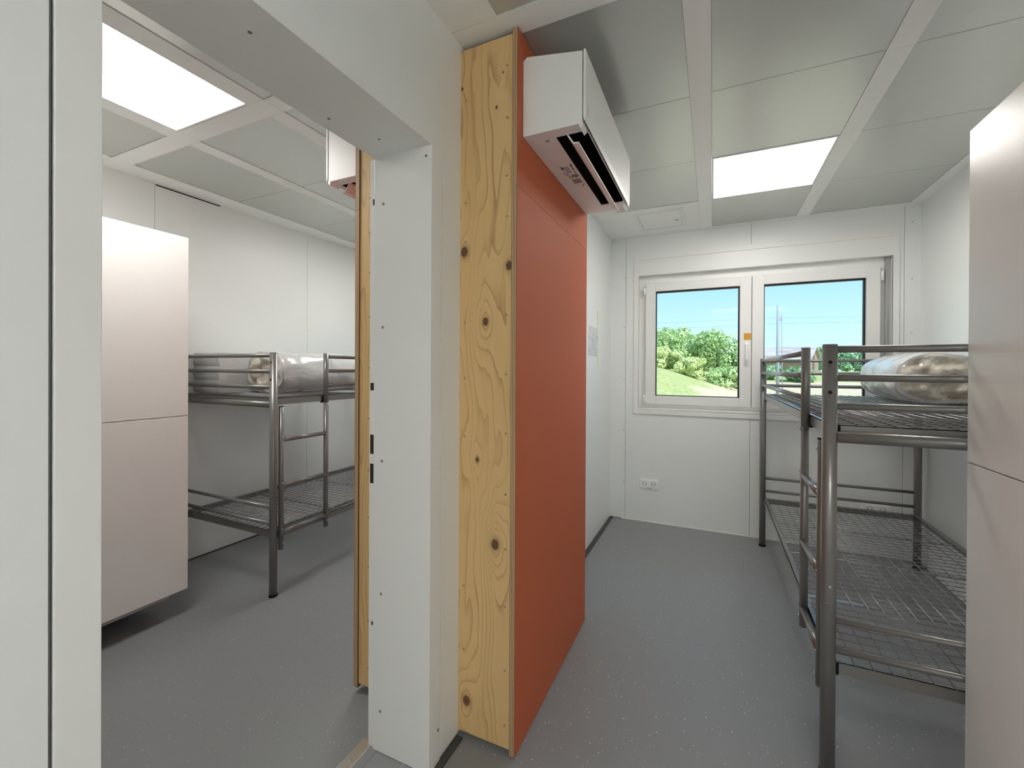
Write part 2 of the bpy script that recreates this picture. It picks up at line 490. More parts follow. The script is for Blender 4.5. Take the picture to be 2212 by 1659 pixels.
# window wall: boards with fine joints round the two window openings
WX0, WX1, WZ0, WZ1 = -0.592, 1.162, 0.985, 2.292
wb_m = new()
for a, c, e, f in ((XLL - .1, -2.95, 0, CZ + .1), (-2.95, -1.22, 0, WZ0), (-2.95, -1.22, WZ1, CZ + .1), (-1.22, WX0, 0, CZ + .1),
                   (WX0, WX1, 0, WZ0), (WX0, WX1, WZ1, CZ + .1), (WX1, XR + .1, 0, CZ + .1)):
    box(wb_m, a, c, YW + .19, YW + .22, e, f)
wb = struct(obj('wall_back', wb_m, 'joint'))
def wall_boards(x_left, x_right, wx0, wx1, seams, parent):
    g = 0.0012
    xs = [x_left] + seams + [x_right]
    for i in range(len(xs) - 1):
        a, c = xs[i] + (g if i else 0), xs[i + 1] - (g if i < len(xs) - 2 else 0)
        lo, hi = max(a, wx0), min(c, wx1)
        if hi <= lo:
            bx('panel', 'wall', a, c, YW, YW + .19, 0.006, CZ + DZ, parent); continue
        bm = new()
        if lo > a: box(bm, a, lo, YW, YW + .19, WZ0, WZ1)
        if hi < c: box(bm, hi, c, YW, YW + .19, WZ0, WZ1)
        box(bm, a, c, YW, YW + .19, 0.006, WZ0); box(bm, a, c, YW, YW + .19, WZ1, CZ + DZ)
        obj('panel', bm, 'wall', parent)
wall_boards(XL, XR, WX0, WX1, [-0.702, 0.275, 1.225], wb)
LWX0, LWX1 = -2.95, -1.22
wall_boards(XLL, XI, LWX0, LWX1, [-3.15, -2.08, -1.2], wb)
bx('panel', 'wall', XI, XL, YW, YW + .19, 0, CZ + DZ, wb)
s2 = new(); cyl(s2, (0, 0, 0), (0, -0.001, 0), 0.004, 8)
ws = obj('screw', s2, 'ink_pale', wb, (-.716, YW, 1.71))
for x, z in ((-.716, 1.243), (-.716, .79), (-.716, 2.15), (-.716, .33), (1.268, 1.98), (1.268, 1.60), (1.268, 2.38)):
    inst(ws, wb, (x, YW, z))

wr = struct(bx('wall_right', 'joint', XR + .02, XR + .1, YB, YW, 0, CZ + .1))
for a, c in ((YB, -.2), (-.2, 1.05), (1.05, 2.3), (2.3, YW)):
    bx('panel', 'wall', XR, XR + .05, a + .001, c - .001, 0.006, CZ + DZ, wr)
wo = struct(bx('wall_left', 'joint', XLL - .1, XLL - .02, YB, YW, 0, CZ + .1))
for a, c in ((YB, .35), (.35, 1.58), (1.58, 2.745), (2.745, YW)):
    bx('panel', 'wall', XLL - .05, XLL, a + .0012, c - .0012, 0.008, CZ + DZ, wo)
bx('joint_gap', 'hole', XLL - .02, XLL + .0015, 1.585, 1.99, CZ + DZ - .012, CZ + DZ - .004, wo)
struct(bx('wall_front', 'wall', XLL - .1, XR + .1, YB - .1, YB, 0, CZ + .1))
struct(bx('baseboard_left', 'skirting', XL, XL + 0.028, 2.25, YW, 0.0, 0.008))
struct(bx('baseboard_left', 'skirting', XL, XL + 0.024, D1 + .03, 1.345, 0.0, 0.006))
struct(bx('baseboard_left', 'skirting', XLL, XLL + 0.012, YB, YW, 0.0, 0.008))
struct(bx('trim_1', 'trim', XL + .10, XR, YW - .004, YW, 0.001, 0.010))

# ceilings: cassettes between white strips
def ceiling(x_cols, rows, z, led, strips_x, xa, xb, plain=()):
    c = struct(bx('ceiling', 'joint', xa, xb, YB, YW, z + .035, z + .12))
    for (a, b_) in strips_x:
        for i in range(len(rows) - 1):
            y0, y1 = rows[i], rows[i + 1]
            bx('strip', 'ceil_strip', a, b_, y0 + .0006, y1 - .0006, z, z + .03, c)
    for ci, (a, b_) in enumerate(x_cols):
        for i in range(len(rows) - 1):
            y0, y1 = rows[i], rows[i + 1]
            if y1 - y0 < .12:
                bx('strip', 'ceil_strip', a, b_, y0 + .0006, y1 - .0006, z, z + .03, c); continue
            if (ci, i) in led: continue
            mt = 'ceil_strip' if (ci, i) in plain else 'ceil_panel'
            bx('panel', mt, a + .001, b_ - .001, y0 + .0014, y1 - .0014, z + (.0 if mt == 'ceil_strip' else .003), z + .03, c)
    return c
ROWS = [YB, -1.23, -.60, .028, .657, 1.285, 1.386, 2.010, 2.640, 3.272, 3.888, YW]
colsR = [(-.654, -.094), (-.010, .570), (.652, 1.243)]
LED_R = {(1, 8), (1, 0), (2, 0)}
ceiling(colsR, ROWS, CZ, LED_R, [(XL, -.735), (-.735, -.654), (-.094, -.010), (.570, .652), (1.243, XR)], XL - .02, XR + .1, plain={(0, 9)})
colsL = [(-3.095, -2.545), (-2.455, -1.905), (-1.81, -1.26)]
LED_L = {(1, 4), (1, 8)}
ceiling(colsL, ROWS, CZ + DZ, LED_L, [(XLL, -3.095), (-2.545, -2.455), (-1.905, -1.813), (-1.26, XI)], XLL - .1, XI + .02)
def led_panel(x0, x1, y0, y1, z, label):
    t = thing('ceiling_light', label, 'light', ((x0 + x1) / 2, (y0 + y1) / 2, z), 'recessed ceiling lights')
    hx, hy = (x1 - x0) / 2 - .001, (y1 - y0) / 2 - .0015
    b = new()
    for s in (-1, 1):
        box(b, s * hx, s * (hx - .010), -hy, hy, 0, .02)
        box(b, -hx + .010, hx - .010, s * hy, s * (hy - .012), 0, .02)
    obj('frame', b, 'trim', t)
    b = new(); box(b, -hx + .010, hx - .010, -hy + .012, hy - .012, .004, .012)
    obj('diffuser', b, 'led', t)
led_panel(-.010, .570, 2.640, 3.272, CZ, 'lit square ceiling panel in the right room near the window')
led_panel(-.010, .570, YB, -1.23, CZ, 'lit square ceiling panel in the right room behind the doorway')
led_panel(.652, 1.243, YB, -1.23, CZ, 'added unseen ceiling fill panel in the right room by the right wall behind the doorway')  # added fill light out of view, brightens the end board and air conditioner
led_panel(-2.455, -1.905, .657, 1.285, CZ + DZ, 'lit square ceiling panel seen through the doorway above the tall cabinet')
led_panel(-2.455, -1.905, 2.640, 3.272, CZ + DZ, 'lit square ceiling panel in the left room near its window')

h = thing('access_hatch', 'white square access hatch in the ceiling beside the window wall', 'hatch', (-.371, 3.56, CZ))
b = new()
for s in (-1, 1):
    box(b, s * .174, s * .150, -.205, .205, -.007, 0)
    box(b, -.150, .150, s * .205, s * .180, -.007, 0)
obj('frame', b, 'trim', h)
bx('door_leaf', 'ceil_strip', -.147, .147, -.177, .177, -.005, 0, h)
cy('latch', 'plinth', (.115, .03, -.005), (.115, .03, -.0075), .011, h)

# ------------------------------------------------------------------ windows
def window(name, x0, x1, mid, gap0, gap1):
    """two-sash tilt window with shutter box; x0..x1 opening"""
    w = room_root(name)
    YF, YS = YW + .062, YW + .022
    zb, zt = WZ0, 2.155
    b = new()                                       # casing on the wall face
    for a, c, e, f in ((x0 - .04, x0, WZ0 - .04, 2.335), (x1, x1 + .035, WZ0 - .04, 2.335), (x0, x1, WZ0 - .04, WZ0), (x0, x1, 2.292, 2.335)):
        box(b, a, c, YW - .010, YW + .01, e, f, .0015)
    obj('casing', b, 'trim', w)
    bx('shutter_box', 'trim', x0, x1, YW - .002, YW + .15, 2.157, 2.292, w)
    b = new()
    box(b, x0, x0 + .095, YF, YF + .07, zb, zt); box(b, x1 - .10, x1, YF, YF + .07, zb, zt)
    for a, c in ((x0 + .095, mid - .04), (mid + .04, x1 - .10)):
        box(b, a, c, YF, YF + .07, zb, zb + .075); box(b, a, c, YF, YF + .07, zt - .09, zt)
    box(b, mid - .04, mid + .04, YF, YF + .07, zb, zt)
    obj('window_frame', b, 'pvc', w)
    bx('guide_rail', 'plinth', x1 - .031, x1 - .022, YF - .03, YF, zb + .03, zt, w)
    bx('sill', 'trim', x0 + .001, x1 - .001, YW - .012, YF - .001, WZ0 + .0005, WZ0 + .012, w, .003)
    for k, (s0, s1) in enumerate(((x0 + .058, mid - .003), (mid + .003, x1 - .062))):
        zs0, zs1 = 1.033, 2.090
        g0, g1 = s0 + .082, s1 - .082
        h0, h1 = 1.106, 2.014
        b = new()
        box(b, s0, g0, YS, YS + .055, zs0, zs1, .003); box(b, g1, s1, YS, YS + .055, zs0, zs1, .003)
        box(b, g0, g1, YS, YS + .055, zs0, h0, .003); box(b, g0, g1, YS, YS + .055, h1, zs1, .003)
        sh = obj('sash', b, 'pvc', w)
        b = new()
        for a, c, e, f in ((g0, g0 + .007, h0, h1), (g1 - .011, g1, h0, h1), (g0, g1, h0, h0 + .006), (g0, g1, h1 - .012, h1)):
            box(b, a, c, YS + .022, YS + .05, e, f)
        obj('gasket', b, 'gasket', sh)
        b = new()
        box(b, g0, g1, YS + .034, YS + .040, h0, h1)
        obj('pane', b, 'glass', sh)
        hx = s0 - .012 if k == 0 else s1 + .012
        for z in (2.02, 1.075):
            cy('hinge', 'socket', (hx, YS + .004, z - .035), (hx, YS + .004, z + .035), .0095, sh, 10)
        if k == 0:
            b = new()
            box(b, s1 - .045, s1 - .020, YS - .010, YS, 1.50, 1.556, .003)
            cyl(b, (s1 - .0325, YS - .008, 1.53), (s1 - .0325, YS - .04, 1.53), .010, 10)
            box(b, s1 - .043, s1 - .022, YS - .052, YS - .036, 1.415, 1.542, .005)
            obj('handle', b, 'socket', sh)
            st = bx('sticker', 'sticker', s1 - .052, s1 - .001, YS - .0008, YS, 1.576, 1.630, sh)
            st['label'] = 'small square orange sticker above the handle'
    return w
window('window_1', WX0, WX1, .284, 0, 0)
window('window_2', LWX0, LWX1, -2.08, 0, 0)

# ------------------------------------------------------------------ service shafts with raw end board and orange front
def shaft(x_wall, s, z0, wood, label, seam, x_depth, yb=1.348):
    """s=+1 projects to +x, -1 to -x"""
    t = thing('service_shaft', label, 'wall casing', (x_wall, 1.352, 0), 'orange service shafts')
    D = x_depth
    eb = bx('end_board', wood, 0, s * (D - .0215), 0, .019, z0 + .022, z0 + 2.482, t)
    zs = [z0 + .006, seam, z0 + 2.496]
    for i in range(2):
        p = new(); xa, xb_ = sorted((s * (D - .0205), s * (D - .0012)))
        box(p, xa, xb_, -.005, .897, zs[i] + (.0012 if i else 0), zs[i + 1])
        pp = obj('front_panel', p, 'ply', t)
        xa, xb_ = sorted((s * (D - .0012), s * D))
        bx('laminate', 'orange', xa, xb_, -.005, .897, zs[i] + (.0012 if i else 0), zs[i + 1], pp)
    bx('back_board', 'ply', 0, s * (D - .0205), .875, .893, z0 + .02, z0 + 2.48, t)
    sb = new(); cyl(sb, (0, 0, 0), (0, -0.0008, 0), 0.0042, 8)
    sc = obj('screw', sb, 'ink_pale', eb, (s * .185, 0, z0 + 2.38))
    for z in (2.20, 2.0, 1.86, 1.70, 1.52, 1.315, 1.11, .90, .71, .51, .29, .10):
        inst(sc, eb, (s * .187, 0, z0 + z))
    for z in (2.30, 1.93, 1.79, 1.50, 1.30, 1.09, .55, .32):
        inst(sc, eb, (s * .022, 0, z0 + z))
    return t
shaft(XL, 1, 0.0, 'wood', 'orange faced plywood wall casing with a broad knotty spruce end board', 1.958, .2275)
shaft(XI, -1, DZ, 'wood_b', 'plywood edged wall casing with a narrow strip of spruce seen just past the doorway', 1.978, .258)

# ------------------------------------------------------------------ air conditioners
def air_conditioner(x_wall, s, y0, z0, label, full=True):
    t = thing('air_conditioner', label, 'air conditioner', (x_wall, y0, z0), 'wall air conditioners')
    L, Hh, D = .828, .254, .212
    def X(poly): return [(s * p[0], p[1]) for p in poly]
    b = new()
    # full end cheeks, hollow outlet between them
    end = X([(.001, 0), (.200, 0), (.206, -.016), (.216, -.008), (D, .006), (D, Hh - .016), (.014, Hh + .020), (.001, Hh + .008)])
    prism(b, end, 'y', 0, .050)
    prism(b, end, 'y', L - .090, L)
    prism(b, X([(.001, 0), (.104, 0), (.104, .15), (.2085, .185), (.2085, .012), (D, .012), (D, Hh - .016), (.014, Hh + .020), (.001, Hh + .008)]), 'y', .05, L - .09)
    body = obj('body', b, 'ac', t)
    b = new()
    prism(b, X([(.1045, .002), (.1045, .1495), (.208, .1845), (.208, .0125), (.2075, .0125), (.2075, .18), (.106, .145), (.106, .002)]), 'y', .0505, L - .0905)
    box(b, s * .106, s * .207, .0505, .052, .004, .14); box(b, s * .106, s * .207, L - .092, L - .0905, .004, .14)
    obj('outlet', b, 'black', t)
    vb = new(); prism(vb, X([(.150, .03), (.195, .045), (.195, .10), (.150, .09)]), 'y', 0, .002)
    vn = obj('vane', vb, 'black', t, (0, .09, 0))
    for k in range(1, 9): inst(vn, t, (0, .09 + k * .074, 0))
    b = new()
    fl = [(.140, .006), (.146, -.004), (.166, -.032), (.186, -.034), (.1865, -.031), (.168, -.028), (.150, 0), (.144, .010)]
    prism(b, X(fl), 'y', .053, L - .075)
    obj('flap', b, 'ac', t)
    b = new()
    prism(b, X([(D + .0042, .014), (D + .0105, .004), (D + .0125, .03), (D + .0125, Hh - .018), (D + .010, Hh - .013), (D + .0042, Hh - .013)]), 'y', -.002, L + .002)
    fp = obj('front_panel', b, 'ac', t)
    bx('badge', 'plinth', s * (D + .0125), s * (D + .0131), .025, .029, .030, .075, fp)
    lb = new()
    def q(xa, xb_, ya, yb_): box(lb, s * xa, s * xb_, ya, yb_, -.0006, 0)
    for k in range(3): q(.058 + .007 * k, .0605 + .007 * k, .275, .335)
    q(.088, .092, .262, .318); q(.092, .096, .262, .272); q(.086, .094, .330, .338)
    prism(lb, [(s * .046, .266), (s * .058, .285), (s * .046, .304)], 'z', -.0006, 0)
    for k in range(4): q(.044 + .004 * k, .0465 + .004 * k, .318 + .012 * k, .338 + .011 * k)
    q(.052, .060, .372, .378); q(.064, .074, .366, .373); q(.078, .084, .372, .386); q(.056, .064, .386, .391)
    q(.086, .094, .46, .466); q(.080, .086, .474, .480); q(.066, .068, .462, .468)
    obj('rating_print', lb, 'ink', body)['kind'] = 'stuff'
    lb = new()
    for k in range(7): q(.068, .094, .352 + .004 * k, .3545 + .004 * k)
    for k in range(9): q(.056, .092, .398 + .0052 * k, .4012 + .0052 * k)
    obj('small_print', lb, 'ink_pale', body)['kind'] = 'stuff'
    b = new(); cyl(b, (s * .07, .06, 0), (s * .07, .06, -.001), .008, 12)
    obj('sensor_window', b, 'led_blue' if s < 0 else 'plinth', body)
    return t
air_conditioner(XL + .2275, 1, 1.393, 2.143, 'white wall air conditioner with open flap above the orange casing')
air_conditioner(XI - .258, -1, 1.402, 2.155, 'white air conditioner end glimpsed through the doorway under its lintel')

# ------------------------------------------------------------------ cabinets
def cabinet(xf, s, y0, y1, z0, depth, label):
    """doors face s along x at xf"""
    t = thing('cabinet', label, 'cabinet', (xf - s * depth / 2, (y0 + y1) / 2, z0), 'tall cabinets')
    hx, hy = depth / 2, (y1 - y0) / 2
    bx('body', 'cabinet', -s * hx, s * (hx - .021), -hy, hy, .1365, 2.03, t, .0015)
    for a, c in ((.135, 1.068), (1.0715, 2.03)):
        bx('door', 'cabinet', s * (hx - .019), s * hx, -hy, hy, a, c, t, .0015)
    b = new(); box(b, -s * (hx - .03), s * (hx - .032), -hy + .02, hy - .075, .106, .136)
    obj('plinth', b, 'plinth', t)
    for sx in (-1, 1):
        for sy in (-1, 1):
            cy('foot', 'black', (sx * (hx - .27), sy * (hy - .2), 0), (sx * (hx - .27), sy * (hy - .2), .107), .02, t, 10)
    return t
cabinet(.674, -1, 1.08, 1.700, 0, .635, 'tall pinkish white two door cabinet at the bunk bed end by the right wall')
cabinet(-2.5745, 1, .76, 1.400, DZ * 0 + .002, .695, 'tall pinkish white two door cabinet seen through the doorway beside the bunk bed')

# ------------------------------------------------------------------ bunk beds
def bunk_bed(x0, s, y0, z0, label):
    t = thing('bunk_bed', label, 'bunk bed', (x0, y0, z0), 'grey steel bunk beds')
    BW, BL = .906, 2.053
    def C(name, p0, p1, rad, mat='steel', par=None, seg=16):
        p0 = (s * p0[0], p0[1], p0[2]); p1 = (s * p1[0], p1[1], p1[2])
        return cy(name, mat, p0, p1, rad, par or t, seg)
    def B(name, mat, xa, xb_, ya, yb_, za, zb_, par=None, bev=0):
        return bx(name, mat, s * xa, s * xb_, ya, yb_, za, zb_, par or t, bev)
    for px in (0, BW):
        for py in (0, BL):
            leg = C('leg', (px, py, .006), (px, py, 1.415), .0215, seg=22)
            C('end_cap', (px, py, 1.415), (px, py, 1.420), .0205, 'steel', leg, 18)
            C('foot_cap', (px, py, 0), (px, py, .012), .0235, 'black', leg, 18)
            for zr in (.803, .574):
                C('joint_ring', (px, py, zr - .0012), (px, py, zr + .0012), .0220, 'wire', leg, 22)
            sy = -1 if py == 0 else 1
            for zr in (1.361, 1.263):
                C('hole_plug', (px - .003, py + sy * .0205, zr), (px - .003, py + sy * .0222, zr), .0055, 'black', leg, 10)
            C('bolt', (px, py + sy * .0205, .63), (px, py + sy * .0235, .63), .004, 'bolt', leg, 8)
    for py in (0, BL):
        for z, rd in ((1.403, .0115), (1.310, .0115), (1.217, .0115), (1.116, .0185), (.515, .0105), (.419, .0105)):
            C('end_rail', (.018, py, z), (BW - .018, py, z), rd)
    for z in (1.405, 1.312, 1.220):                       # guard rail from the far post to the ladder
        C('guard_rail', (-.004, .375, z), (-.004, BL - .018, z), .0115)
    # ladder
    up = C('ladder_upright', (-.012, .041, .262), (-.012, .041, 1.10), .0145)
    C('end_cap', (-.012, .041, 1.10), (-.012, .041, 1.104), .0138, 'black', up, 12)
    for z in (1.07, .30):
        C('bolt', (-.026, .041, z), (-.031, .041, z), .006, 'bolt', up, 8)
    uq = C('ladder_upright', (-.008, .371, .290), (-.008, .371, 1.102), .0150)
    for z in (1.096, .33):
        C('bolt', (-.022, .371, z), (-.027, .371, z), .006, 'bolt', uq, 8)
    gp = C('guard_post', (-.006, .371, 1.104), (-.006, .371, 1.426), .0162)
    B('clip', 'black', .006, .024, .352, .388, 1.104, 1.150, gp)
    for z in (.905, .635, .362):
        rg = C('rung', (-.010, .050, z), (-.010, .362, z), .0125)
        for y in (.041, .371):
            C('bolt', (-.024, y, z + .018), (-.028, y, z + .018), .004, 'bolt', rg, 6)
    # two mesh decks
    wl_ = new(); cyl(wl_, (0, .012, 0), (0, BL - .012, 0), .0021, 6)
    wl_me = None; wc_me = None
    for dz in (1.158, .372):
        b = new()
        for xa, xb_ in ((.006, .009), (BW - .009, BW - .006)):
            box(b, s * xa, s * xb_, .024, BL - .024, dz - .044, dz - .003)
        box(b, s * .006, s * .030, .024, BL - .024, dz - .006, dz - .003)
        box(b, s * (BW - .030), s * (BW - .006), .024, BL - .024, dz - .006, dz - .003)
        for ya, yb_, yc in ((.022, .025, .040), (BL - .025, BL - .022, BL - .040)):
            box(b, s * .026, s * (BW - .026), ya, yb_, dz - .044, dz - .003)
            box(b, s * .026, s * (BW - .026), min(ya, yc), max(ya, yc), dz - .0065, dz - .0035)
        fr = obj('deck_frame', b, 'steel', t)
        for k in range(1, 4):
            B('cross_bar', 'wire', .012, BW - .012, .49 * k - .011, .49 * k + .011, dz - .008, dz - .0045, fr)
        for px in (.02, BW - .034):
            for py in (.020, BL - .024):
                B('corner_bracket', 'black', px, px + .014, py, py + .005, dz - .046, dz - .006, fr)
        if wl_me is None:
            o = obj('wire', wl_, 'wire', fr); wl_me = o
            o.location = (s * .0275, 0, dz - .001)
            wb_ = new(); cyl(wb_, (s * .012, 0, 0), (s * (BW - .012), 0, 0), .0018, 6)
            o2 = obj('wire', wb_, 'wire', fr); wc_me = o2
            o2.location = (0, .027, dz - .0045 + .0004)
            k0 = 1
        else:
            k0 = 0
        for k in range(k0, 18):
            inst(wl_me, fr, (s * (.0275 + .0495 * k), 0, dz - .001))
        for k in range(k0, 42):
            inst(wc_me, fr, (0, .027 + .0490 * k, dz - .0045 + .0004))
    return t
bunk_bed(.3516, 1, 1.737, 0, 'grey steel bunk bed with ladder standing below the window')
bunk_bed(-2.318, -1, 1.714, .002, 'grey steel bunk bed with ladder seen through the doorway')

# ------------------------------------------------------------------ rolled mattresses in film
def mattress_roll(x, y, z, hw, hh, L, label, seed, tail=True):
    t = thing('rolled_mattress', label, 'mattress', (x, y, z), 'rolled mattresses on the upper bunks')
    n, m = 72, 34
    def ring(b, yy, k, sy=1.0, jit=0.0):
        vs = []
        for i in range(n):
            a = 2 * PI * i / n
            ca, sa = math.cos(a), math.sin(a)
            p = 2.5
            rx = (abs(ca) ** p + abs(sa) ** p) ** (-1 / p)
            px, pz = hw * k * rx * ca, hh * k * rx * sa
            nz = mnoise.noise(Vector((ca * 1.6 + seed, yy * 9, sa * 1.6))) * .010 + mnoise.noise(Vector((ca * 5 + seed, yy * 26, sa * 5))) * .004
            px += ca * nz; pz += sa * nz
            pz = max(pz + hh, 0.002)
            vs.append(b.verts.new((px, yy + (mnoise.noise(Vector((px * 14 + seed, pz * 14, k * 3))) * jit if jit else 0), pz)))
        return vs
    def skin(b, rings):
        for A, Bv in zip(rings, rings[1:]):
            for i in range(n):
                f = b.faces.new((A[i], A[(i + 1) % n], Bv[(i + 1) % n], Bv[i])); f.smooth = True
    b = new()
    rs = []
    for j in range(m + 1):
        v = j / m
        k = 1.0
        if v < .06: k = .93 + .07 * math.sqrt(v / .06)
        if v > .80: k = 1 - .30 * ((v - .80) / .20) ** 2
        k *= 1 + .012 * math.sin(v * 23) 
        rs.append(ring(b, v * L, k))
    rim = [ring(b, .004 - .034 * math.sqrt(1 - kk), kk, jit=.012) for kk in (.84, .88, .93, .97)]
    skin(b, rim + rs)
    f = b.faces.new(rs[-1])
    obj('roll', b, 'film', t)
    b = new()                                                   # near end: gathered film
    ks = (.87, .84, .80, .76, .71, .66, .61, .55, .49, .43, .37, .30, .22, .12)
    rs = [ring(b, .004 - .034 * math.sqrt(1 - kk), kk, jit=.030 if 0 < q else .004) for q, kk in enumerate(ks)]
    for q, R in enumerate(rs[1:]):
        for v in R:
            p = v.co
            v.co.y += .034 * (mnoise.ridged_multi_fractal(Vector((p.x * 9 + seed, p.z * 9, seed)), 1.0, 2.0, 3, 1.0, 2.0) - 1.2) * min(1, q / 3)
    skin(b, rs)
    c = b.verts.new((0, -.03, hh))
    for i in range(n):
        ff = b.faces.new((rs[-1][i], c, rs[-1][(i + 1) % n])); ff.smooth = True
    obj('gathered_end', b, 'crumple', t)
    b = new()                                                   # a strip of tape round the roll
    if tail:
        rs = []
        for j in range(9):
            v = j / 8
            rs.append(ring(b, L * .90 + v * .15, (.92 - .42 * v ** 1.4), jit=.02))
        skin(b, rs)
        obj('film_tail', b, 'film_tail', t)
        b = new()
    rs = [ring(b, yy, 1.012) for yy in (L * .48, L * .48 + .035)]
    skin(b, rs)
    obj('film_band', b, 'film_tail', t)
    return t
mattress_roll(1.085, 2.99, 1.158, .205, .137, .66, 'rolled mattress in clear film on the upper bunk below the window', 1.3)
mattress_roll(-2.775, 1.985, 1.160, .19, .142, .86, 'rolled mattress in clear film on the upper bunk seen through the doorway, nearer the ladder', 7.7, False)
def folded_mattress(x0, x1, y0, y1, z, label):
    t = thing('folded_mattress', label, 'mattress', (x0, y0, z))
    b = new()
    hw, hd = x1 - x0, y1 - y0
    prof = []
    for lobe in range(3):
        for i in range(7):
            a = -PI / 2 + PI * i / 6
            prof.append((-.011 * math.cos(a), .045 + .09 * lobe + .045 * math.sin(a)))
    poly = [(p[0] + .011, p[1]) for p in prof] + [(hd, .27), (hd, 0)]
    prism(b, poly, 'x', 0, hw)
    for f in b.faces: f.smooth = len(f.verts) == 4
    obj('foam', b, 'film', t)
    return t
folded_mattress(-3.258, -2.975, 1.80, 2.50, 1.162, 'smooth folded grey white mattress against the outer wall behind the rolled one')

# ------------------------------------------------------------------ small things
def double_socket(x, z, label):
    t = thing('double_socket', label, 'socket', (x, YW, z), 'double wall sockets')
    bx('plate', 'socket', -.080, .080, -.010, 0, -.038, .038, t, .003)
    for cx in (-.037, .037):
        b = new(); box(b, cx - .030, cx + .030, -.0125, -.009, -.024, .030, .002)
        o = obj('insert', b, 'socket', t)
        b = new(); cyl(b, (cx, -.0122, .003), (cx, -.0130, .003), .0205, 20)
        obj('well', b, 'plinth', o)
        b = new()
        cyl(b, (cx, -.0128, .003), (cx, -.0134, .003), .0165, 20)
        obj('well_floor', b, 'socket', o)
        b = new()
        for sx in (-.0095, .0095): cyl(b, (cx + sx, -.0130, .003), (cx + sx, -.0138, .003), .0036, 8)
        obj('pin_hole', b, 'hole', o)
    bx('label_slot', 'plinth', -.02, .02, -.0105, -.0095, -.036, -.031, t)
    return t
double_socket(-.4945, .336, 'white double wall socket on the bare wall below the window, left of the bed')
double_socket(1.075, .331, 'white double wall socket on the wall behind the lower bunk')

sl = thing('film_sleeve', 'crinkled clear plastic sleeve taped to the white wall past the orange casing', 'sleeve', (XL, 3.30, 1.56))
b = new()
N = 14
vs = [[b.verts.new((.004 + .006 * abs(mnoise.noise(Vector((i * .9, j * .5, 2)))), -.15 + .27 * i / N, -.12 + .22 * j / N)) for j in range(N + 1)] for i in range(N + 1)]
for i in range(N):
    for j in range(N):
        b.faces.new((vs[i][j], vs[i + 1][j], vs[i + 1][j + 1], vs[i][j + 1]))
so = obj('sleeve', b, 'sleeve', sl)
md = so.modifiers.new('thickness', 'SOLIDIFY'); md.thickness = .0008
bx('tape', 'tape', .0005, .0018, .118, .150, -.20, .24, sl)

th = thing('threshold_strip', 'narrow aluminium threshold strip on the floor of the doorway', 'threshold', (-1.108, .76, .002))
b = new(); prism(b, [(-.024, 0), (-.020, .004), (.020, .004), (.024, 0)], 'y', -.41, .432)
obj('strip', b, 'alu', th)
for y in (-.30, .04, .345):
    cy('screw', 'bolt', (0, y, .004), (0, y, .0055), .006, th, 12)

# ------------------------------------------------------------------ outdoors
def hill(x, y):
    def ss(a, b_, v):
        t = min(1, max(0, (v - a) / (b_ - a))); return t * t * (3 - 2 * t)
    h = 2.15 * (1 - ss(-5.0, 3.6, x - .02 * (y - 20))) * ss(5, 25, y) 
    return -.5 + h + 1.65 * ss(34, 64, y) * (1 - .6 * ss(-2, -10, x)) + .06 * mnoise.noise(Vector((x * .5, y * .5, 0)))
b = new()
xs = [-60 + 3 * i for i in range(16)] + [-12 + .8 * i for i in range(1, 36)] + [16 + 5 * i for i in range(1, 20)]
ys = [YW + .3 + .8 * i for i in range(40)] + [37 + 6 * i for i in range(40)]
gv = [[b.verts.new((x, y, hill(x, y))) for y in ys] for x in xs]
for i in range(len(xs) - 1):
    for j in range(len(ys) - 1):
        f = b.faces.new((gv[i][j], gv[i + 1][j], gv[i + 1][j + 1], gv[i][j + 1])); f.smooth = True
struct(obj('ground', b, 'ground'))
# building shell outside
b = new(); box(b, XLL - .15, XR + .15, YB - .15, YW + .25, CZ + .15, CZ + .35)
struct(obj('roof', b, 'plinth'))

def tree(name, x, y, base, rx, rz, mat, label, n, leaf, seed, group='bushes and trees outside the window'):
    rnd = random.Random(seed)
    t = thing(name, label, 'tree' if name == 'tree' else 'bush', (x, y, base), group)
    b = new()
    blobs = []
    for k in range(16):
        a = rnd.uniform(0, 2 * PI); rr = rnd.uniform(0, .72) * rx
        zc = rnd.uniform(.22, .80) * rz
        w = 1.0 - .5 * max(0, zc / rz - .45)
        blobs.append((rr * w * math.cos(a), rr * w * math.sin(a), zc, rnd.uniform(.26, .42) * rx, rnd.uniform(.16, .26) * rz))
    for k in range(n):
        bl = rnd.choice(blobs)
        v = Vector((rnd.gauss(0, 1), rnd.gauss(0, 1), rnd.gauss(0, 1))).normalized() * (rnd.uniform(.55, 1.0) ** .5)
        p = Vector((bl[0] + v.x * bl[3], bl[1] + v.y * bl[3], max(.1, bl[2] + v.z * bl[4])))
        s_ = leaf * rnd.uniform(.6, 1.4)
        a = Vector((rnd.gauss(0, 1), rnd.gauss(0, 1), rnd.gauss(0, 1))).normalized()
        c = (a.cross(v + Vector((.01, .02, .03)))).normalized()
        b.faces.new([b.verts.new(p + q) for q in (-a * s_, c * s_ * .5, a * s_, -c * s_ * .5)])
    f = obj('foliage', b, mat, t); f['kind'] = 'stuff'
    b = new()
    cyl(b, (0, 0, -.2), (.1, 0, rz * .45), .035 * rx + .05, 8, .03)
    for k in range(5):
        a = rnd.uniform(0, 6.28)
        cyl(b, (.05, 0, rz * .2), (math.cos(a) * rx * .5, math.sin(a) * rx * .5, rz * .6), .05, 6, .02)
    obj('stem', b, 'bark', t)
def at(px, Y):            # lateral position of a picture column at depth Y
    th = YAW - math.atan((px - 1106) / F_PX)
    return -math.tan(th) * Y
def up(py, X, Y):
    dd = -math.sin(YAW) * X + math.cos(YAW) * Y
    return EYE + (802 - py) / F_PX * dd
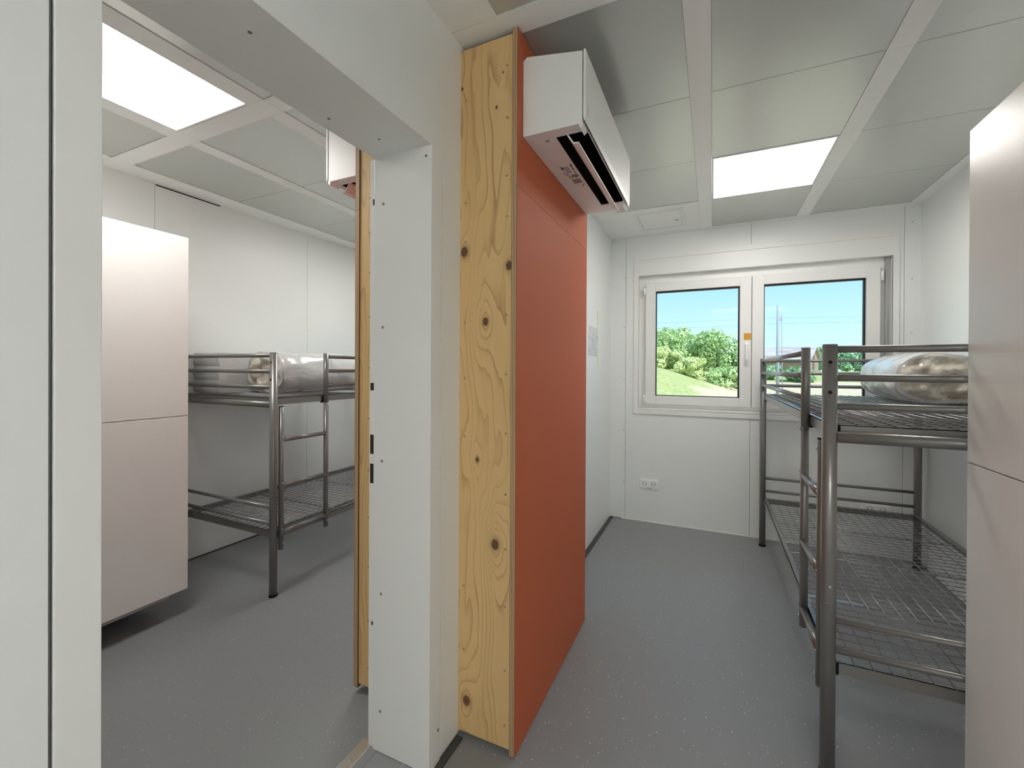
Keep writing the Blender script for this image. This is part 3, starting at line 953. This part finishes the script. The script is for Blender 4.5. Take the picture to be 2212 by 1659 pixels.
for i, (px, py, Y, wpx, mt, lab, nm) in enumerate((
        (1440, 706, 36, 62, 'leaf', 'tall rounded bush at the left edge of the view through the window', 'bush'),
        (1500, 722, 40, 60, 'leaf', 'bush between the tall rounded ones in the middle of the hedge outside', 'bush'),
        (1545, 708, 38, 66, 'leaf', 'tall bush in the middle of the left window sash', 'bush'),
        (1592, 742, 37, 42, 'leaf', 'lower drooping bush at the right end of the hedge outside', 'bush'),
        (1432, 752, 31, 50, 'leaf_yellow', 'yellow green bush in front of the hedge at the left window edge', 'bush'),
        (1490, 775, 31, 46, 'leaf_yellow', 'small yellow green bush low in front of the hedge', 'bush'),
        (1570, 790, 33, 52, 'leaf', 'low dark green bush where the hedge meets the track', 'bush'),
        (1665, 793, 50, 26, 'leaf_far', 'low bush in front of the barn beside the pole', 'bush'),
        (1725, 795, 48, 34, 'leaf_far', 'low bush in front of the barn gable', 'bush'),
        (1780, 748, 95, 34, 'leaf_far', 'distant tree beside the barn gable', 'tree'),
        (1830, 762, 90, 46, 'leaf_far', 'distant round tree right of the barn', 'tree'),
        (1885, 756, 92, 46, 'leaf_far', 'distant tree at the right edge of the window', 'tree'))):
    X = at(px, Y); zt = up(py, X, Y); g0 = hill(X, Y)
    dd = -math.sin(YAW) * X + math.cos(YAW) * Y
    rx = wpx / F_PX * dd * .95
    tree(nm, X, Y, g0 - .1, rx, zt - g0 + .1, mt, lab, 5200 if Y < 45 else 1700, .115 if Y < 45 else .26, 100 + i)

# barn
BY = 62
bx0, bx1 = at(1570, BY), at(1764, BY)
bn = thing('barn', 'long low barn with a weathered pitched roof beyond the pole', 'barn', ((bx0 + bx1) / 2, BY, hill(bx1, BY) - .1))
bn.rotation_euler.z = -.30
hw = (bx1 - bx0) / 2
zr = up(751, bx1, BY) - hill(bx1, BY) + .1
ze = up(776, bx1, BY) - hill(bx1, BY) + .1
b = new(); prism(b, [(-3.6, 0), (3.6, 0), (3.6, ze), (0, zr - .12), (-3.6, ze)], 'x', -hw + .3, hw - .3)
obj('wall', b, 'barn', bn)
b = new()
for sgn in (-1, 1):
    prism(b, [(0, zr), (0, zr - .1), (sgn * 4.2, ze - .36), (sgn * 4.2, ze - .26)], 'x', -hw, hw)
obj('roof', b, 'roof', bn)
b = new(); box(b, hw - .32, hw - .26, -1.2, .2, .2, 2.2)
obj('door', b, 'bark', bn)
b = new()
for k in range(6):
    box(b, -hw + .5, hw - 2.6, -7.0, -6.9, .15 + .2 * k, .31 + .2 * k)
for k in range(9):
    box(b, -hw + .5 + k * (2 * hw - 3.2) / 8, -hw + .6 + k * (2 * hw - 3.2) / 8, -6.9, -6.78, -.1, 1.4)
fo = obj('board_fence', b, 'bark', None, ((bx0 + bx1) / 2, BY, hill(bx1, BY - 7) - .1))
tag(fo, 'dark board fence standing in front of the barn', 'fence')

PY = 36
px_ = at(1680, PY)
pl = thing('utility_pole', 'slim grey utility pole with a crossarm rising in the right window sash', 'pole', (px_, PY, hill(px_, PY)))
ph = up(662, px_, PY) - hill(px_, PY)
b = new(); cyl(b, (0, 0, -.3), (0, 0, ph), .11, 12, .085)
obj('mast', b, 'pole', pl)
b = new(); cyl(b, (.30, .0, -.3), (.22, .0, ph - .5), .032, 10, .028)
obj('stay', b, 'pole', pl)
b = new(); box(b, -.10, .26, -.06, .06, ph - 1.1, ph - .85)
obj('bracket', b, 'pole', pl)
for k, (z, ex) in enumerate(((ph - 1.3, 0), (ph - .9, .3))):
    b = new()
    pts = []
    for i in range(25):
        v = i / 24
        pts.append(Vector((px_ - 45 + 90 * v, PY + (8 if k else 0) * (v - .5), hill(px_, PY) + z - 1.2 * math.sin(PI * v) * 0 + 2.0 * (2 * abs(v - .5)) ** 1 - .9 * math.sin(2 * PI * abs(v - .5)))))
    for p, q_ in zip(pts, pts[1:]): cyl(b, p, q_, .006, 5, caps=False)
    tag(obj('power_cable', b, 'cable'), ('thin power cable crossing the sky at the pole top' if k == 0 else 'second thin power cable crossing the sky just above the first'), 'cable')
